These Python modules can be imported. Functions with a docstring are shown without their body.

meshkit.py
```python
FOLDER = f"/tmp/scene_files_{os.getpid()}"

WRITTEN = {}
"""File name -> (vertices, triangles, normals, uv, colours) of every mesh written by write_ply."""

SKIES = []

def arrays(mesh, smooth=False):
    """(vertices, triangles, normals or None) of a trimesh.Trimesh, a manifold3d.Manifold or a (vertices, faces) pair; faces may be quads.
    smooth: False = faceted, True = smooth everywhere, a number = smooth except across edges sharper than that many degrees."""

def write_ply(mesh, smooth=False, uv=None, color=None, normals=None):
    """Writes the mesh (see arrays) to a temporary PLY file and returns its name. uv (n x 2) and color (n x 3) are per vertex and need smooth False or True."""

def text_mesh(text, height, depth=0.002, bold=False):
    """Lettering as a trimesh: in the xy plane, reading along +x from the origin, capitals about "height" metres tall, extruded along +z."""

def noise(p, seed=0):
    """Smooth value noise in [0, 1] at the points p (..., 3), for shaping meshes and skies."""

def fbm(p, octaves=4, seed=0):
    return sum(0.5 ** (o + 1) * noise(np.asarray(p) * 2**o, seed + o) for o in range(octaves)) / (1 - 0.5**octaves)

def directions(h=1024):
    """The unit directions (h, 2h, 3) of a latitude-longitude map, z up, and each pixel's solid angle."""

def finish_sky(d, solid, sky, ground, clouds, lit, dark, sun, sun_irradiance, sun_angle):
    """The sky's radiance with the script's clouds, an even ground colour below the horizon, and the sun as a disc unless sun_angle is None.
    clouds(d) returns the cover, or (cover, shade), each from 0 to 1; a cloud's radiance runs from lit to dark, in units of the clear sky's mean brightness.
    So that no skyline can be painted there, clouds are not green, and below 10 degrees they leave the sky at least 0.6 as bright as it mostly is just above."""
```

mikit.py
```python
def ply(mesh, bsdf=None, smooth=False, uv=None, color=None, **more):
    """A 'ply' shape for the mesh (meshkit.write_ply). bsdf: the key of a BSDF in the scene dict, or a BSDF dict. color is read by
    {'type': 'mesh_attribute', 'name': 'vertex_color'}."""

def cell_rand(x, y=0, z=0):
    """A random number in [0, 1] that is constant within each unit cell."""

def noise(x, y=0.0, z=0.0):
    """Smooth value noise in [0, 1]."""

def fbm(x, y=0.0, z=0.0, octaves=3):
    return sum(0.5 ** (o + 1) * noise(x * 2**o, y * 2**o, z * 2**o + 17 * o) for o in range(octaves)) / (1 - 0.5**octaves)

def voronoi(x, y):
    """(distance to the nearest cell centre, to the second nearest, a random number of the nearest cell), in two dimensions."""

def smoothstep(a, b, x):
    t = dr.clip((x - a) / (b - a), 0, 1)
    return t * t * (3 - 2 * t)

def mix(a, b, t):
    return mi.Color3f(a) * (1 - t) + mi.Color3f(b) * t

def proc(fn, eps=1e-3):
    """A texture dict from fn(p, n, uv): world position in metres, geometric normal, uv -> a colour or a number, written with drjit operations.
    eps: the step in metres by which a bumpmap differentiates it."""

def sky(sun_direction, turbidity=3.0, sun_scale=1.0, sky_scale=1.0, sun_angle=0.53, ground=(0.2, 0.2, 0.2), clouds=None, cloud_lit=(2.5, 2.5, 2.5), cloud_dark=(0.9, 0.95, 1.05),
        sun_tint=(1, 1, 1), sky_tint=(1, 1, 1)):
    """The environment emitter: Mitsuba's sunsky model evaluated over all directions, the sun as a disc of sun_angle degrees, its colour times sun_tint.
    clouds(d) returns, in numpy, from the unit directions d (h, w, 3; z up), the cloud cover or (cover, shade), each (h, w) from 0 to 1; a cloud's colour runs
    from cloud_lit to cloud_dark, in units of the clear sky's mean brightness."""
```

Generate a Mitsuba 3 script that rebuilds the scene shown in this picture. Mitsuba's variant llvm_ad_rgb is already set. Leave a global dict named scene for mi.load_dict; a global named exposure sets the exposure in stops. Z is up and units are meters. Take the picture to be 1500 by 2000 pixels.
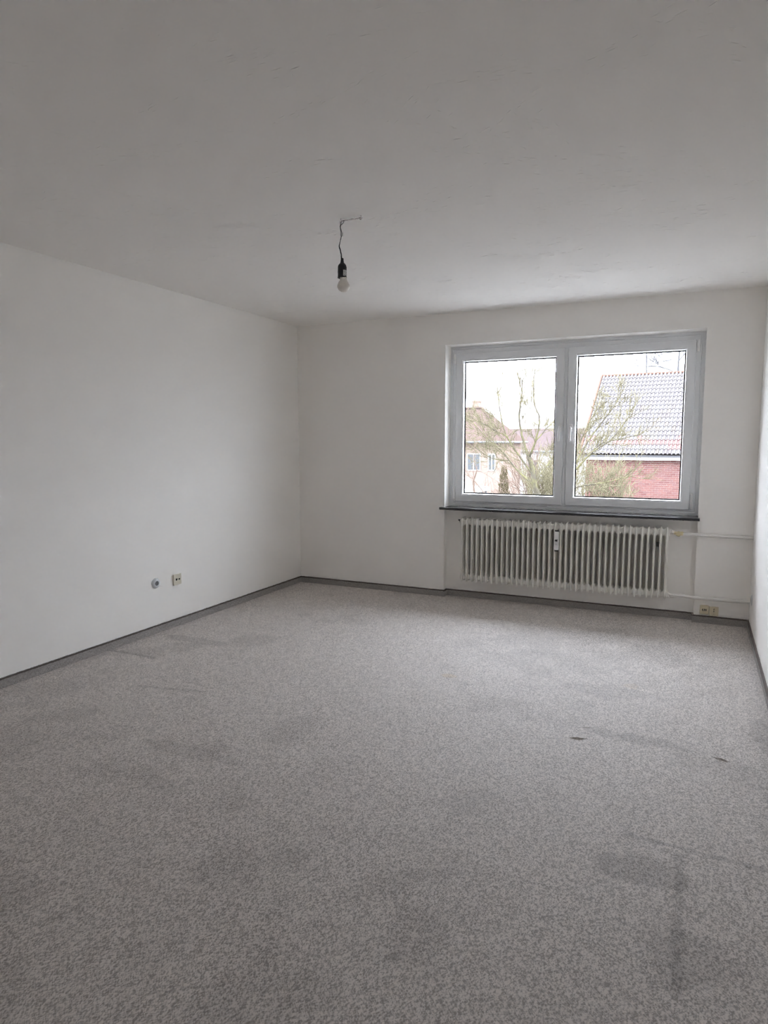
import math, random
import numpy as np, trimesh, manifold3d as m3, drjit as dr, mitsuba as mi
import shapely.geometry as sg
import mikit
from mikit import ply, proc, noise, fbm, voronoi, cell_rand, smoothstep, mix

T = mi.ScalarTransform4f
scene, labels = {}, {}

# ------------------------------------------------------------------ camera, sky, exposure
CAM = np.array([3.7583, -5.9345, 1.4841])
YAW, PITCH, ROLL, FPX = -0.43846, -0.106036, -0.001629, 1302.15
_f = np.array([math.sin(YAW) * math.cos(PITCH), math.cos(YAW) * math.cos(PITCH), math.sin(PITCH)])
_r = np.array([math.cos(YAW), -math.sin(YAW), 0.0])
_u = np.cross(_r, _f)
_u = -_r * math.sin(ROLL) + _u * math.cos(ROLL)
scene['camera'] = dict(type='perspective', fov=2 * math.degrees(math.atan(750 / FPX)), fov_axis='x', near_clip=0.05, far_clip=500.0,
                       to_world=T().look_at(origin=CAM.tolist(), target=(CAM + _f).tolist(), up=_u.tolist()))
exposure = 2.03
# an even overcast winter sky
scene['sky'] = mikit.sky((0.3, 0.5, 0.75), turbidity=4.0, sun_scale=0.0, sky_scale=1.0, ground=(0.24, 0.24, 0.24),
                         clouds=lambda d: (np.ones(d.shape[:2]), 1 - np.clip(d[..., 2], 0, 1)), cloud_lit=(51.6, 55.5, 62.4), cloud_dark=(17.2, 18.5, 20.8))   # brighter towards the zenith, as overcast skies are

# ------------------------------------------------------------------ materials
def rgb(*c): return {'type': 'rgb', 'value': [float(x) for x in c]}
def diffuse(*c): return {'type': 'diffuse', 'reflectance': rgb(*c)}
def plastic(c, rough=0.3, spec=0.5, **k): return {'type': 'principled', 'base_color': rgb(*c), 'roughness': rough, 'specular': spec, **k}
def bumped(inner, fn, scale, eps=1e-3): return {'type': 'bumpmap', 'arbitrary': proc(fn, eps), 'scale': scale, 'bsdf': inner}

def woodchip(p, n, uv):                     # painted woodchip paper: small rounded chips
    return smoothstep(0.35, 0.85, noise(p.x * 120, p.y * 120, p.z * 120))

def specks(p):                              # short matted fibres lying every way
    a = noise(p.x * 330, p.y * 120, p.z * 260)
    b = noise((p.x + p.y) * 95 + 3, (p.x - p.y) * 260, p.z * 260)
    c = noise((p.x - p.y) * 90 + 5, (p.x + p.y) * 270 + 1, p.z * 260)
    return a * 0.33 + b * 0.34 + c * 0.33

def blob(p, cx, cy, rx, ry, edge, grow=0.5):    # a stain with a frayed outline
    d = dr.sqrt(dr.square((p.x - cx) / rx) + dr.square((p.y - cy) / ry)) + (edge - 0.5) * grow * 2
    return 1 - smoothstep(0.7, 1.1, d)

def streak(p, x0, y0, x1, y1, w, edge):
    dx, dy = x1 - x0, y1 - y0
    L = math.hypot(dx, dy)
    t = dr.clip(((p.x - x0) * dx + (p.y - y0) * dy) / L ** 2, 0, 1)
    d = dr.sqrt(dr.square(p.x - x0 - t * dx) + dr.square(p.y - y0 - t * dy))
    return 1 - smoothstep(w * 0.4, w, d + (edge - 0.5) * w * 1.6)

def carpet(p, n, uv):
    g = specks(p)
    base = mix((0.272, 0.249, 0.232), (0.60, 0.557, 0.526), smoothstep(0.22, 0.74, g))
    e = fbm(p.x * 9, p.y * 9, 1.0, 4)
    e2 = fbm(p.x * 30, p.y * 30, 2.0, 3)
    dirt = 0.55 * blob(p, 3.62, -3.60, 0.17, 0.10, e) + 0.5 * blob(p, 3.55, -2.50, 0.24, 0.07, e) + 0.45 * blob(p, 4.12, -2.15, 0.07, 0.16, e)
    dirt += 0.45 * blob(p, 0.40, -2.12, 0.36, 0.07, e) + 0.35 * blob(p, 0.30, -2.50, 0.20, 0.09, e)
    dirt += 0.7 * streak(p, 0.02, -2.565, 0.43, -2.565, 0.022, e2) + 0.6 * streak(p, 3.58, -3.385, 4.08, -3.41, 0.016, e2)
    dirt += 0.45 * streak(p, 3.765, -3.45, 3.765, -4.1, 0.022, e2) + 0.4 * blob(p, 3.80, -3.95, 0.16, 0.13, e)
    dirt += 0.5 * streak(p, 0.73, -3.01, 1.15, -2.92, 0.02, e2) + 0.35 * blob(p, 2.30, -1.05, 0.10, 0.03, e)
    dirt += 0.5 * blob(p, 2.78, -1.36, 0.16, 0.06, e2, 1.3) * smoothstep(0.5, 0.6, noise(p.x * 120, p.y * 120))
    dirt += 0.35 * blob(p, 1.6, -3.55, 0.30, 0.05, e) + 0.3 * blob(p, 3.35, -1.9, 0.30, 0.10, e)
    dirt += 0.30 * smoothstep(0.56, 0.70, fbm(p.x * 2.6, p.y * 2.6, 7.0, 4))
    dirt = dr.minimum(dirt, 0.9)
    base = base * (1 - 0.36 * dirt)
    tan = blob(p, 2.383, -2.049, 0.06, 0.035, e2) * 0.6 + 0.3 * blob(p, 3.46, -1.75, 0.05, 0.05, e2)
    return base * mi.Color3f(1 - 0.05 * tan, 1 - 0.14 * tan, 1 - 0.30 * tan)

def carpet_skirt(p, n, uv):
    return mix((0.20, 0.188, 0.178), (0.42, 0.398, 0.38), smoothstep(0.25, 0.72, specks(p)))

def bark(p, n, uv):
    return mix((0.065, 0.058, 0.045), (0.105, 0.098, 0.052), smoothstep(0.35, 0.65, fbm(p.x * 5, p.y * 5, p.z * 5, 3)))

def paving(p, n, uv):
    return mix((0.17, 0.168, 0.165), (0.26, 0.255, 0.248), fbm(p.x * 0.8, p.y * 0.8, 0.0, 4))

scene['m_wall'] = bumped(diffuse(0.905, 0.885, 0.850), woodchip, 0.0012)
scene['m_smoothwall'] = diffuse(0.905, 0.885, 0.850)
scene['m_ceiling'] = diffuse(0.88, 0.861, 0.828)
scene['m_carpet'] = {'type': 'principled', 'base_color': proc(carpet), 'roughness': 0.75, 'specular': 0.25, 'sheen': 0.5}
scene['m_skirt'] = {'type': 'diffuse', 'reflectance': proc(carpet_skirt)}
scene['m_strip'] = plastic((0.075, 0.060, 0.052), 0.4)
scene['m_pvc'] = plastic((0.80, 0.815, 0.83), 0.22, 0.5)
scene['m_gasket'] = diffuse(0.012, 0.012, 0.013)
scene['m_glass'] = {'type': 'thindielectric', 'int_ior': 1.5}
scene['m_outside'] = diffuse(0.35, 0.33, 0.31)
scene['m_stone'] = plastic((0.035, 0.035, 0.037), 0.16, 0.6)
scene['m_radiator'] = plastic((0.77, 0.75, 0.70), 0.32, 0.5)
scene['m_pipe'] = plastic((0.76, 0.745, 0.71), 0.35, 0.5)
scene['m_ivory'] = plastic((0.70, 0.62, 0.40), 0.35)
scene['m_socket'] = plastic((0.62, 0.55, 0.40), 0.35)
scene['m_socketpale'] = plastic((0.66, 0.62, 0.52), 0.35)
scene['m_hole'] = diffuse(0.015, 0.013, 0.012)
scene['m_slot'] = diffuse(0.10, 0.085, 0.06)
scene['m_grey'] = plastic((0.13, 0.135, 0.14), 0.4)
scene['m_palegrey'] = plastic((0.62, 0.64, 0.65), 0.3)
scene['m_white'] = plastic((0.82, 0.81, 0.81), 0.3)
scene['m_black'] = plastic((0.012, 0.012, 0.014), 0.35)
scene['m_steel'] = {'type': 'roughconductor', 'material': 'Al', 'alpha': 0.25}
scene['m_chrome'] = {'type': 'roughconductor', 'material': 'Cr', 'alpha': 0.08}
scene['m_line'] = diffuse(0.25, 0.25, 0.25)
scene['m_clear'] = plastic((0.45, 0.45, 0.43), 0.3)
scene['m_bulb'] = {'type': 'plastic', 'int_ior': 1.5, 'diffuse_reflectance': rgb(0.80, 0.76, 0.70)}
scene['m_bark'] = {'type': 'diffuse', 'reflectance': proc(bark)}
scene['m_twig'] = diffuse(0.105, 0.094, 0.060)
scene['m_twigred'] = diffuse(0.105, 0.078, 0.062)
scene['m_twiggrey'] = diffuse(0.066, 0.066, 0.067)
scene['m_paving'] = {'type': 'diffuse', 'reflectance': proc(paving)}
for i, c in enumerate([(0.115, 0.056, 0.050), (0.10, 0.046, 0.042), (0.13, 0.064, 0.056), (0.115, 0.060, 0.056)]):
    scene[f'm_brick{i}'] = diffuse(*c)
scene['m_mortar'] = diffuse(0.30, 0.27, 0.25)
for i, c in enumerate([(0.060, 0.054, 0.056), (0.066, 0.062, 0.063), (0.052, 0.044, 0.046), (0.060, 0.050, 0.043)]):
    scene[f'm_tile{i}'] = plastic(c, 0.4, 0.25)
for i, c in enumerate([(0.085, 0.038, 0.035), (0.070, 0.031, 0.029)]):
    scene[f'm_redtile{i}'] = plastic(c, 0.45, 0.4)
scene['m_ridge'] = diffuse(0.085, 0.052, 0.040)
scene['m_zinc'] = plastic((0.075, 0.077, 0.083), 0.5)
scene['m_render'] = diffuse(0.40, 0.40, 0.40)
scene['m_orange'] = diffuse(0.17, 0.13, 0.11)
scene['m_pinkroof'] = diffuse(0.060, 0.047, 0.046)
scene['m_redroof'] = diffuse(0.062, 0.045, 0.040)
scene['m_pane'] = plastic((0.05, 0.055, 0.06), 0.1, 0.5)
scene['m_conifer'] = diffuse(0.065, 0.055, 0.032)

# ------------------------------------------------------------------ helpers
def cat(*ms): return trimesh.util.concatenate([m for m in ms])
def box(x0, x1, y0, y1, z0, z1):
    return trimesh.creation.box(extents=(x1 - x0, y1 - y0, z1 - z0), transform=trimesh.transformations.translation_matrix(((x0 + x1) / 2, (y0 + y1) / 2, (z0 + z1) / 2)))
def tm(man):
    m = man.to_mesh()
    return trimesh.Trimesh(m.vert_properties[:, :3], m.tri_verts, process=False)
def hull(pts): return m3.Manifold.hull_points(np.asarray(pts, float))
def sph(c, r, k=10):
    return m3.Manifold.sphere(r, k).translate(list(map(float, c)))
def hull_s(spheres, k=10):
    return m3.Manifold.batch_hull([sph(c, r, k) for c, r in spheres])
def rbox(x0, x1, y0, y1, z0, z1, r=0.003, k=8):
    return tm(hull_s([((x, y, z), r) for x in (x0 + r, x1 - r) for y in (y0 + r, y1 - r) for z in (z0 + r, z1 - r)], k))
def tube(path, radii, k=8, cap=True):
    P = np.asarray(path, float)
    R = np.broadcast_to(np.asarray(radii, float), (len(P),))
    d = np.gradient(P, axis=0)
    d /= np.linalg.norm(d, axis=1, keepdims=True) + 1e-12
    a = np.cross(d[0], [0.31, 0.17, 0.93]); a /= np.linalg.norm(a)
    V = []
    for i in range(len(P)):
        a = a - d[i] * (a @ d[i]); a /= np.linalg.norm(a)
        b = np.cross(d[i], a)
        t = np.arange(k) * 2 * math.pi / k
        V.append(P[i] + R[i] * (np.cos(t)[:, None] * a + np.sin(t)[:, None] * b))
    V = np.vstack(V); F = []
    for i in range(len(P) - 1):
        for j in range(k):
            q = [i * k + j, i * k + (j + 1) % k, (i + 1) * k + (j + 1) % k, (i + 1) * k + j]
            F += [[q[0], q[1], q[2]], [q[0], q[2], q[3]]]
    if cap:
        n = len(V); V = np.vstack([V, P[:1], P[-1:]]); e = (len(P) - 1) * k
        for j in range(k):
            F += [[n, (j + 1) % k, j], [n + 1, e + j, e + (j + 1) % k]]
    return trimesh.Trimesh(V, F, process=False)
def lathe(profile, center, axis='z', k=32):
    m = trimesh.creation.revolve(np.asarray(profile, float), sections=k)
    if axis == 'x': m.apply_transform(trimesh.transformations.rotation_matrix(math.pi / 2, (0, 1, 0)))
    if axis == '-y': m.apply_transform(trimesh.transformations.rotation_matrix(math.pi / 2, (1, 0, 0)))
    m.apply_translation(center)
    m.fix_normals()
    return m
def ring(x0, x1, z0, z1, prof):
    """A mitred frame around the rectangle; prof: closed outline of (inward distance, y)."""
    V, n = [], len(prof)
    for sx, sz in ((0, 0), (1, 0), (1, 1), (0, 1)):
        for u, y in prof:
            V.append(((x1 - u) if sx else (x0 + u), y, (z1 - u) if sz else (z0 + u)))
    F = []
    for c in range(4):
        for i in range(n):
            a, b = c * n + i, c * n + (i + 1) % n
            a2, b2 = ((c + 1) % 4) * n + i, ((c + 1) % 4) * n + (i + 1) % n
            F += [[a, b, b2], [a, b2, a2]]
    m = trimesh.Trimesh(V, F, process=False)
    if m.volume < 0: m.invert()
    return m
def put(key, mesh, mat, smooth=False, **more):
    scene[key] = ply(mesh, mat, smooth=smooth, **more)
    return key
def tag(key, label, category=None, group=None, kind=None):
    labels[key] = {'label': label}
    if category: labels[key]['category'] = category
    if group: labels[key]['group'] = group
    if kind: labels[key]['kind'] = kind
def num(name, i): return name if i == 0 else f'{name}_{i:03d}'

# ------------------------------------------------------------------ room shell (metres; x right, y into the window wall, z up)
W, H, YB = 4.184, 2.648, -6.55          # width, ceiling height, near wall
WX0, WX1, WZ0, WZ1 = 1.607, 3.783, 0.862, 2.363
NY = 0.07                               # depth of the radiator niche
put('floor', box(-0.2, W + 0.2, YB - 0.2, NY + 0.1, -0.15, -0.0005), 'm_smoothwall')
# carpet surface with two small bubbles in it
def graded(a, b, step, spots, fine):
    g = [np.arange(a, b, step)]
    for s in spots: g.append(np.arange(s - 0.07, s + 0.07, fine))
    return np.unique(np.clip(np.round(np.concatenate(g + [[b]]), 4), a, b))
SP = [(3.276, -2.628, 0.045, 0.0055, 0.25), (3.917, -2.573, 0.040, 0.0055, -0.35), (3.30, -2.47, 0.03, 0.006, 0.4)]
gx, gy = graded(0, W, 0.06, [s[0] for s in SP], 0.004), graded(YB, NY, 0.06, [s[1] for s in SP], 0.0016)
X, Y = np.meshgrid(gx, gy, indexing='ij')
Z = np.zeros_like(X)
for (sx, sy, lx, ly, an), hh in zip(SP, (0.009, 0.009, 0.004)):
    u = (X - sx) * math.cos(an) + (Y - sy) * math.sin(an); v = -(X - sx) * math.sin(an) + (Y - sy) * math.cos(an)
    Z += hh * np.exp(-(u / lx) ** 2 * 2 - ((v - 6 * u * u) / ly) ** 2)
nx, ny = X.shape
I = np.arange(nx * ny).reshape(nx, ny)
F = np.concatenate([np.stack([I[:-1, :-1], I[1:, :-1], I[1:, 1:]], -1).reshape(-1, 3), np.stack([I[:-1, :-1], I[1:, 1:], I[:-1, 1:]], -1).reshape(-1, 3)])
put('floor__carpet', trimesh.Trimesh(np.stack([X, Y, Z], -1).reshape(-1, 3), F, process=False), 'm_carpet', smooth=True)
tag('floor', 'floor of the empty room covered wall to wall with mottled grey carpet', kind='structure')
labels['floor__carpet'] = {'label': 'mottled grey carpet with darker stains and two small bubbles'}
put('ceiling', box(-0.2, W + 0.2, YB - 0.2, 0.30, H, H + 0.2), 'm_ceiling')
gr = np.random.default_rng(77); RV, RF = [], []
def stroke(x, y, an, L, w, h):
    c, sn = math.cos(an), math.sin(an); k = len(RV)
    for u, v, z in ((-L / 2, 0, 0.0002), (-L * 0.2, -w / 2, 0.0002), (L * 0.3, -w / 2, 0.0002), (L / 2, 0, 0.0002), (L * 0.3, w / 2, 0.0002), (-L * 0.2, w / 2, 0.0002), (-L * 0.15, 0, -h), (L * 0.25, 0, -h)):
        RV.append((x + u * c - v * sn, y + u * sn + v * c, H + z))
    for f in ((0, 6, 1), (1, 6, 7), (1, 7, 2), (2, 7, 3), (3, 7, 4), (4, 7, 6), (4, 6, 5), (5, 6, 0)): RF.append([k + i for i in f])
for _ in range(210):
    cx, cy, an = gr.uniform(0.2, W - 0.1), -4.7 + 4.6 * gr.random() ** 0.6, gr.choice([-0.12, -0.12, 0.05, 0.35, -0.6, 1.2]) + gr.normal(0, 0.15)
    sx, sy = gr.uniform(0.05, 0.22), gr.uniform(0.015, 0.06)
    for _ in range(gr.integers(4, 22)):
        u, v = gr.normal(0, sx), gr.normal(0, sy)
        x, y = cx + u * math.cos(an) - v * math.sin(an), cy + u * math.sin(an) + v * math.cos(an)
        if 0.05 < x < W - 0.05 and -5.0 < y < -0.05 and abs(x - 2.06) + abs(y + 2.72) > 0.12:
            stroke(x, y, an + gr.normal(0, 0.12), gr.uniform(0.012, 0.055), gr.uniform(0.0020, 0.0042), gr.uniform(0.0005, 0.0015))
for _ in range(700): stroke(gr.uniform(0.05, W - 0.05), gr.uniform(-5.0, -0.05), gr.uniform(0, 3.14), gr.uniform(0.005, 0.012), gr.uniform(0.003, 0.006), gr.uniform(0.0005, 0.0015))
rm = trimesh.Trimesh(RV, RF, process=False)
if rm.face_normals[:, 2].mean() > 0: rm.invert()
put('ceiling__plaster_ridges', rm, 'm_ceiling')
labels['ceiling__plaster_ridges'] = {'label': 'short brushed ridges in the plaster', 'kind': 'stuff'}
tag('ceiling', 'white painted ceiling with brushed plaster ridges', kind='structure')
put('wall_left', box(-0.2, 0, YB - 0.2, 0.30, -0.15, H), 'm_wall')
tag('wall_left', 'long white textured wall on the left with a round and a square outlet', kind='structure')
put('wall_right', box(W, W + 0.2, YB - 0.2, 0.30, -0.15, H), 'm_wall')
tag('wall_right', 'bright white textured wall at the right edge beside the window wall', kind='structure')
put('wall_near', box(0, W, YB - 0.2, YB, -0.15, H), 'm_smoothwall')
tag('wall_near', 'white wall behind the viewer', kind='structure')
def mbox(x0, x1, y0, y1, z0, z1): return m3.Manifold.cube([x1 - x0, y1 - y0, z1 - z0]).translate([x0, y0, z0])
far = mbox(0, W, 0, 0.40, -0.15, H) - mbox(WX0, WX1, -0.1, 0.6, WZ0 - 0.022, WZ1) - mbox(WX0, WX1, -0.1, NY, -0.3, WZ0)
put('wall_far', tm(far), 'm_smoothwall')
tag('wall_far', 'white window wall with a shallow radiator niche below the window', kind='structure')

# the house the room is in: outer wall and eaves that shade the window from the steep sky
put('wall_outside', cat(box(-9.0, 0, 0.22, 0.40, -3.2, 2.95), box(W, 13.0, 0.22, 0.40, -3.2, 2.95), box(0, W, 0.30, 0.40, -3.2, -0.151), box(0, W, 0.301, 0.40, H + 0.001, 2.95)), 'm_outside')
put('wall_outside__eaves', box(-9.3, 13.3, 0.05, 1.25, 2.95, 3.12), 'm_outside')
tag('wall_outside', 'outer wall and eaves of the house, outside the window', kind='structure')

# skirting: a strip of carpet with a dark plastic edge on top
def skirting(key, path, label):
    for name, th, z0, z1, mat in (('', 0.012, 0.0, 0.0535, 'm_skirt'), ('__top_strip', 0.0138, 0.0535, 0.0625, 'm_strip')):
        poly = sg.LineString(path).buffer(-th, single_sided=True, join_style=2, cap_style=2)
        m = trimesh.creation.extrude_polygon(poly, z1 - z0, engine='earcut')
        m.apply_translation((0, 0, z0))
        put(key + name, m, mat)
    tag(key, label, kind='structure')
    labels[key + '__top_strip'] = {'label': 'dark brown plastic edge on top of the carpet strip'}
skirting('baseboard_left', [(0, YB), (0, -0.0005)], 'low grey carpet skirting along the left wall')
skirting('baseboard_far', [(0.013, 0), (WX0, 0), (WX0, NY), (WX1, NY), (WX1, 0), (W - 0.013, 0)], 'low grey carpet skirting along the window wall and round the radiator niche')
skirting('baseboard_right', [(W, 0), (W, YB)], 'low grey carpet skirting along the right wall')

# ------------------------------------------------------------------ window
YF = 0.145
put('window_1__frame', cat(
    ring(WX0 - 0.004, WX1 + 0.004, WZ0 - 0.004, WZ1 + 0.004, [(0, YF + 0.004), (0.012, YF), (0.030, YF), (0.032, YF + 0.005), (0.036, YF + 0.005), (0.038, YF), (0.074, YF), (0.080, YF + 0.02), (0.080, YF + 0.08), (0, YF + 0.08)]),
    box(2.655, 2.713, YF + 0.001, YF + 0.079, WZ0 + 0.05, WZ1 - 0.05), box(2.674, 2.694, YF - 0.006, YF + 0.03, WZ0 + 0.055, WZ1 - 0.07)), 'm_pvc', smooth=25)
def sash(i, x0, x1, hx, hinge_x):
    s = num('window_1__sash', i); z0, z1 = 0.909, 2.297
    put(s, ring(x0, x1, z0, z1, [(0, 0.134), (0.004, 0.129), (0.062, 0.129), (0.068, 0.132), (0.071, 0.150), (0.071, 0.195), (0, 0.195)]), 'm_pvc', smooth=25)
    put(s + '__glazing_bead', ring(x0 + 0.0685, x1 - 0.0685, z0 + 0.0685, z1 - 0.0685, [(0, 0.1318), (0.003, 0.131), (0.0105, 0.164), (0.0, 0.170)]), 'm_pvc', smooth=25)
    put(s + '__gasket', ring(x0 + 0.078, x1 - 0.078, z0 + 0.078, z1 - 0.078, [(0, 0.162), (0.006, 0.164), (0.008, 0.169), (0, 0.171)]), 'm_gasket')
    put(s + '__pane', (np.array([[x0 + 0.07, 0.1695, z0 + 0.07], [x1 - 0.07, 0.1695, z0 + 0.07], [x1 - 0.07, 0.1695, z1 - 0.07], [x0 + 0.07, 0.1695, z1 - 0.07]]), np.array([[0, 1, 2], [0, 2, 3]])), 'm_glass')
    rose = rbox(hx - 0.014, hx + 0.014, 0.117, 0.131, 1.562, 1.628, 0.004)
    neck = tube([(hx, 0.119, 1.595), (hx, 0.088, 1.595)], 0.009, 12)
    lever = tm(hull_s([((hx, 0.085, 1.600), 0.010), ((hx, 0.085, 1.585), 0.010)]) + hull_s([((hx, 0.084, 1.595), 0.0095), ((hx, 0.080, 1.555), 0.0095)]) + hull_s([((hx, 0.080, 1.555), 0.0095), ((hx - 0.001, 0.080, 1.487), 0.0085)]))
    put(s + '__handle', cat(rose, neck, lever), 'm_white', smooth=40)
    labels[s + '__handle'] = {'label': 'white lever handle pointing down'}
    for k, (a, b) in enumerate(((2.197, 2.293), (0.930, 1.045))):
        c = rbox(hinge_x - 0.0105, hinge_x + 0.0105, 0.112, 0.146, a, b, 0.005)
        extra = [tm(sph((hinge_x, 0.130, a - 0.010), 0.0085)), tube([(hinge_x, 0.13, a - 0.01), (hinge_x, 0.13, a)], 0.005, 8)] if k else [tube([(hinge_x, 0.111, a + 0.02), (hinge_x, 0.111, a + 0.022)], 0.006, 8)]
        put(num(s + '__hinge_cover', k), cat(c, *extra), 'm_white', smooth=40)
sash(0, 1.667, 2.669, 2.643, 1.656)
sash(1, 2.699, 3.715, 2.737, 3.7275)
put('window_1__sill', rbox(1.575, 3.797, -0.057, 0.150, WZ0 - 0.0215, WZ0, 0.002), 'm_stone')
labels['window_1__sill'] = {'label': 'dark polished stone window sill'}
put('window_1__outer_sill', box(WX0, WX1, 0.222, 0.44, WZ0 - 0.021, WZ0 - 0.004), 'm_zinc')
tag('window_1', 'wide white two-sash window above the radiator looking onto brick houses and bare trees', kind='structure')

# ------------------------------------------------------------------ radiator: 38 sections of three columns
NS, PX, X0R = 38, 0.0474, 1.8065
ZT, ZB = 0.741, 0.212
sec = []
def oval(cy, ly, rx, z, n=12):      # rounded flat column outline at height z
    return [(rx * math.cos(t), cy + ly * math.sin(t), z) for t in np.linspace(0, 2 * math.pi, n, endpoint=False)]
for cy, ly, rx in ((-0.0635, 0.0165, 0.0092), (-0.0170, 0.0230, 0.0108), (0.0345, 0.0235, 0.0108)):
    sec.append(hull(oval(cy, ly, rx, ZB) + oval(cy, ly, rx, ZT)))
for zc, s in ((ZT, 1), (ZB, -1)):
    front = oval(-0.0635, 0.0165, 0.0092, zc - s * 0.02) + oval(-0.0625, 0.0155, 0.0080, zc + s * 0.018) + oval(-0.0580, 0.0110, 0.0036, zc + s * 0.034)
    sec.append(hull(front))
    fin = oval(-0.056, 0.010, 0.004, zc + s * 0.034) + oval(0.028, 0.012, 0.004, zc + s * 0.034) + oval(-0.058, 0.012, 0.0085, zc + s * 0.010) + oval(0.027, 0.016, 0.0105, zc + s * 0.010) + oval(-0.058, 0.012, 0.0085, zc - s * 0.034) + oval(0.027, 0.016, 0.0105, zc - s * 0.034)
    sec.append(hull(fin))
    hub = []
    for sx in (-1, 1):
        for y, z in ((-0.052, 0.008), (-0.055, -0.008), (-0.050, -0.022), (-0.030, 0.020), (-0.030, -0.032), (0.0, 0.020), (0.0, -0.032), (0.022, -0.02), (0.022, 0.01)):
            hub.append((sx * PX / 2, y, zc + s * z))
    hub += [(sx * 0.009, y, zc - s * 0.043) for sx in (-1, 1) for y in (-0.050, 0.018)] + [(sx * 0.010, y, zc + s * 0.022) for sx in (-1, 1) for y in (-0.050, 0.025)]
    sec.append(hull(hub))
secm = tm(m3.Manifold.batch_boolean(sec, m3.OpType.Add))
sec_ply = ply(secm, 'm_radiator', smooth=32)
for i in range(NS):
    scene[num('radiator__section', i)] = {**sec_ply, 'to_world': T().translate([X0R + i * PX, 0, 0])}
xe = X0R + (NS - 1) * PX
put('radiator__end_plug', lathe([(0.0, 0), (0.027, 0), (0.027, 0.010), (0.018, 0.016), (0.015, 0.034), (0, 0.034)], (xe + 0.020, -0.031, ZT), 'x', 20), 'm_radiator', smooth=30)
put('radiator__end_plug_001', lathe([(0.0, 0), (0.024, 0), (0.024, 0.010), (0.016, 0.014), (0, 0.014)], (xe + 0.020, -0.031, ZB), 'x', 20), 'm_radiator', smooth=30)
put('radiator__vent_plug', cat(lathe([(0, 0), (0.014, 0), (0.014, 0.012), (0, 0.012)], (X0R - 0.034, -0.031, ZT), 'x', 12), lathe([(0, 0), (0.006, 0), (0.006, 0.016), (0, 0.016)], (X0R - 0.047, -0.031, ZT + 0.008), 'x', 8)), 'm_black', smooth=30)
labels['radiator__vent_plug'] = {'label': 'small dark bleed valve'}
vx = 3.648
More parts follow.
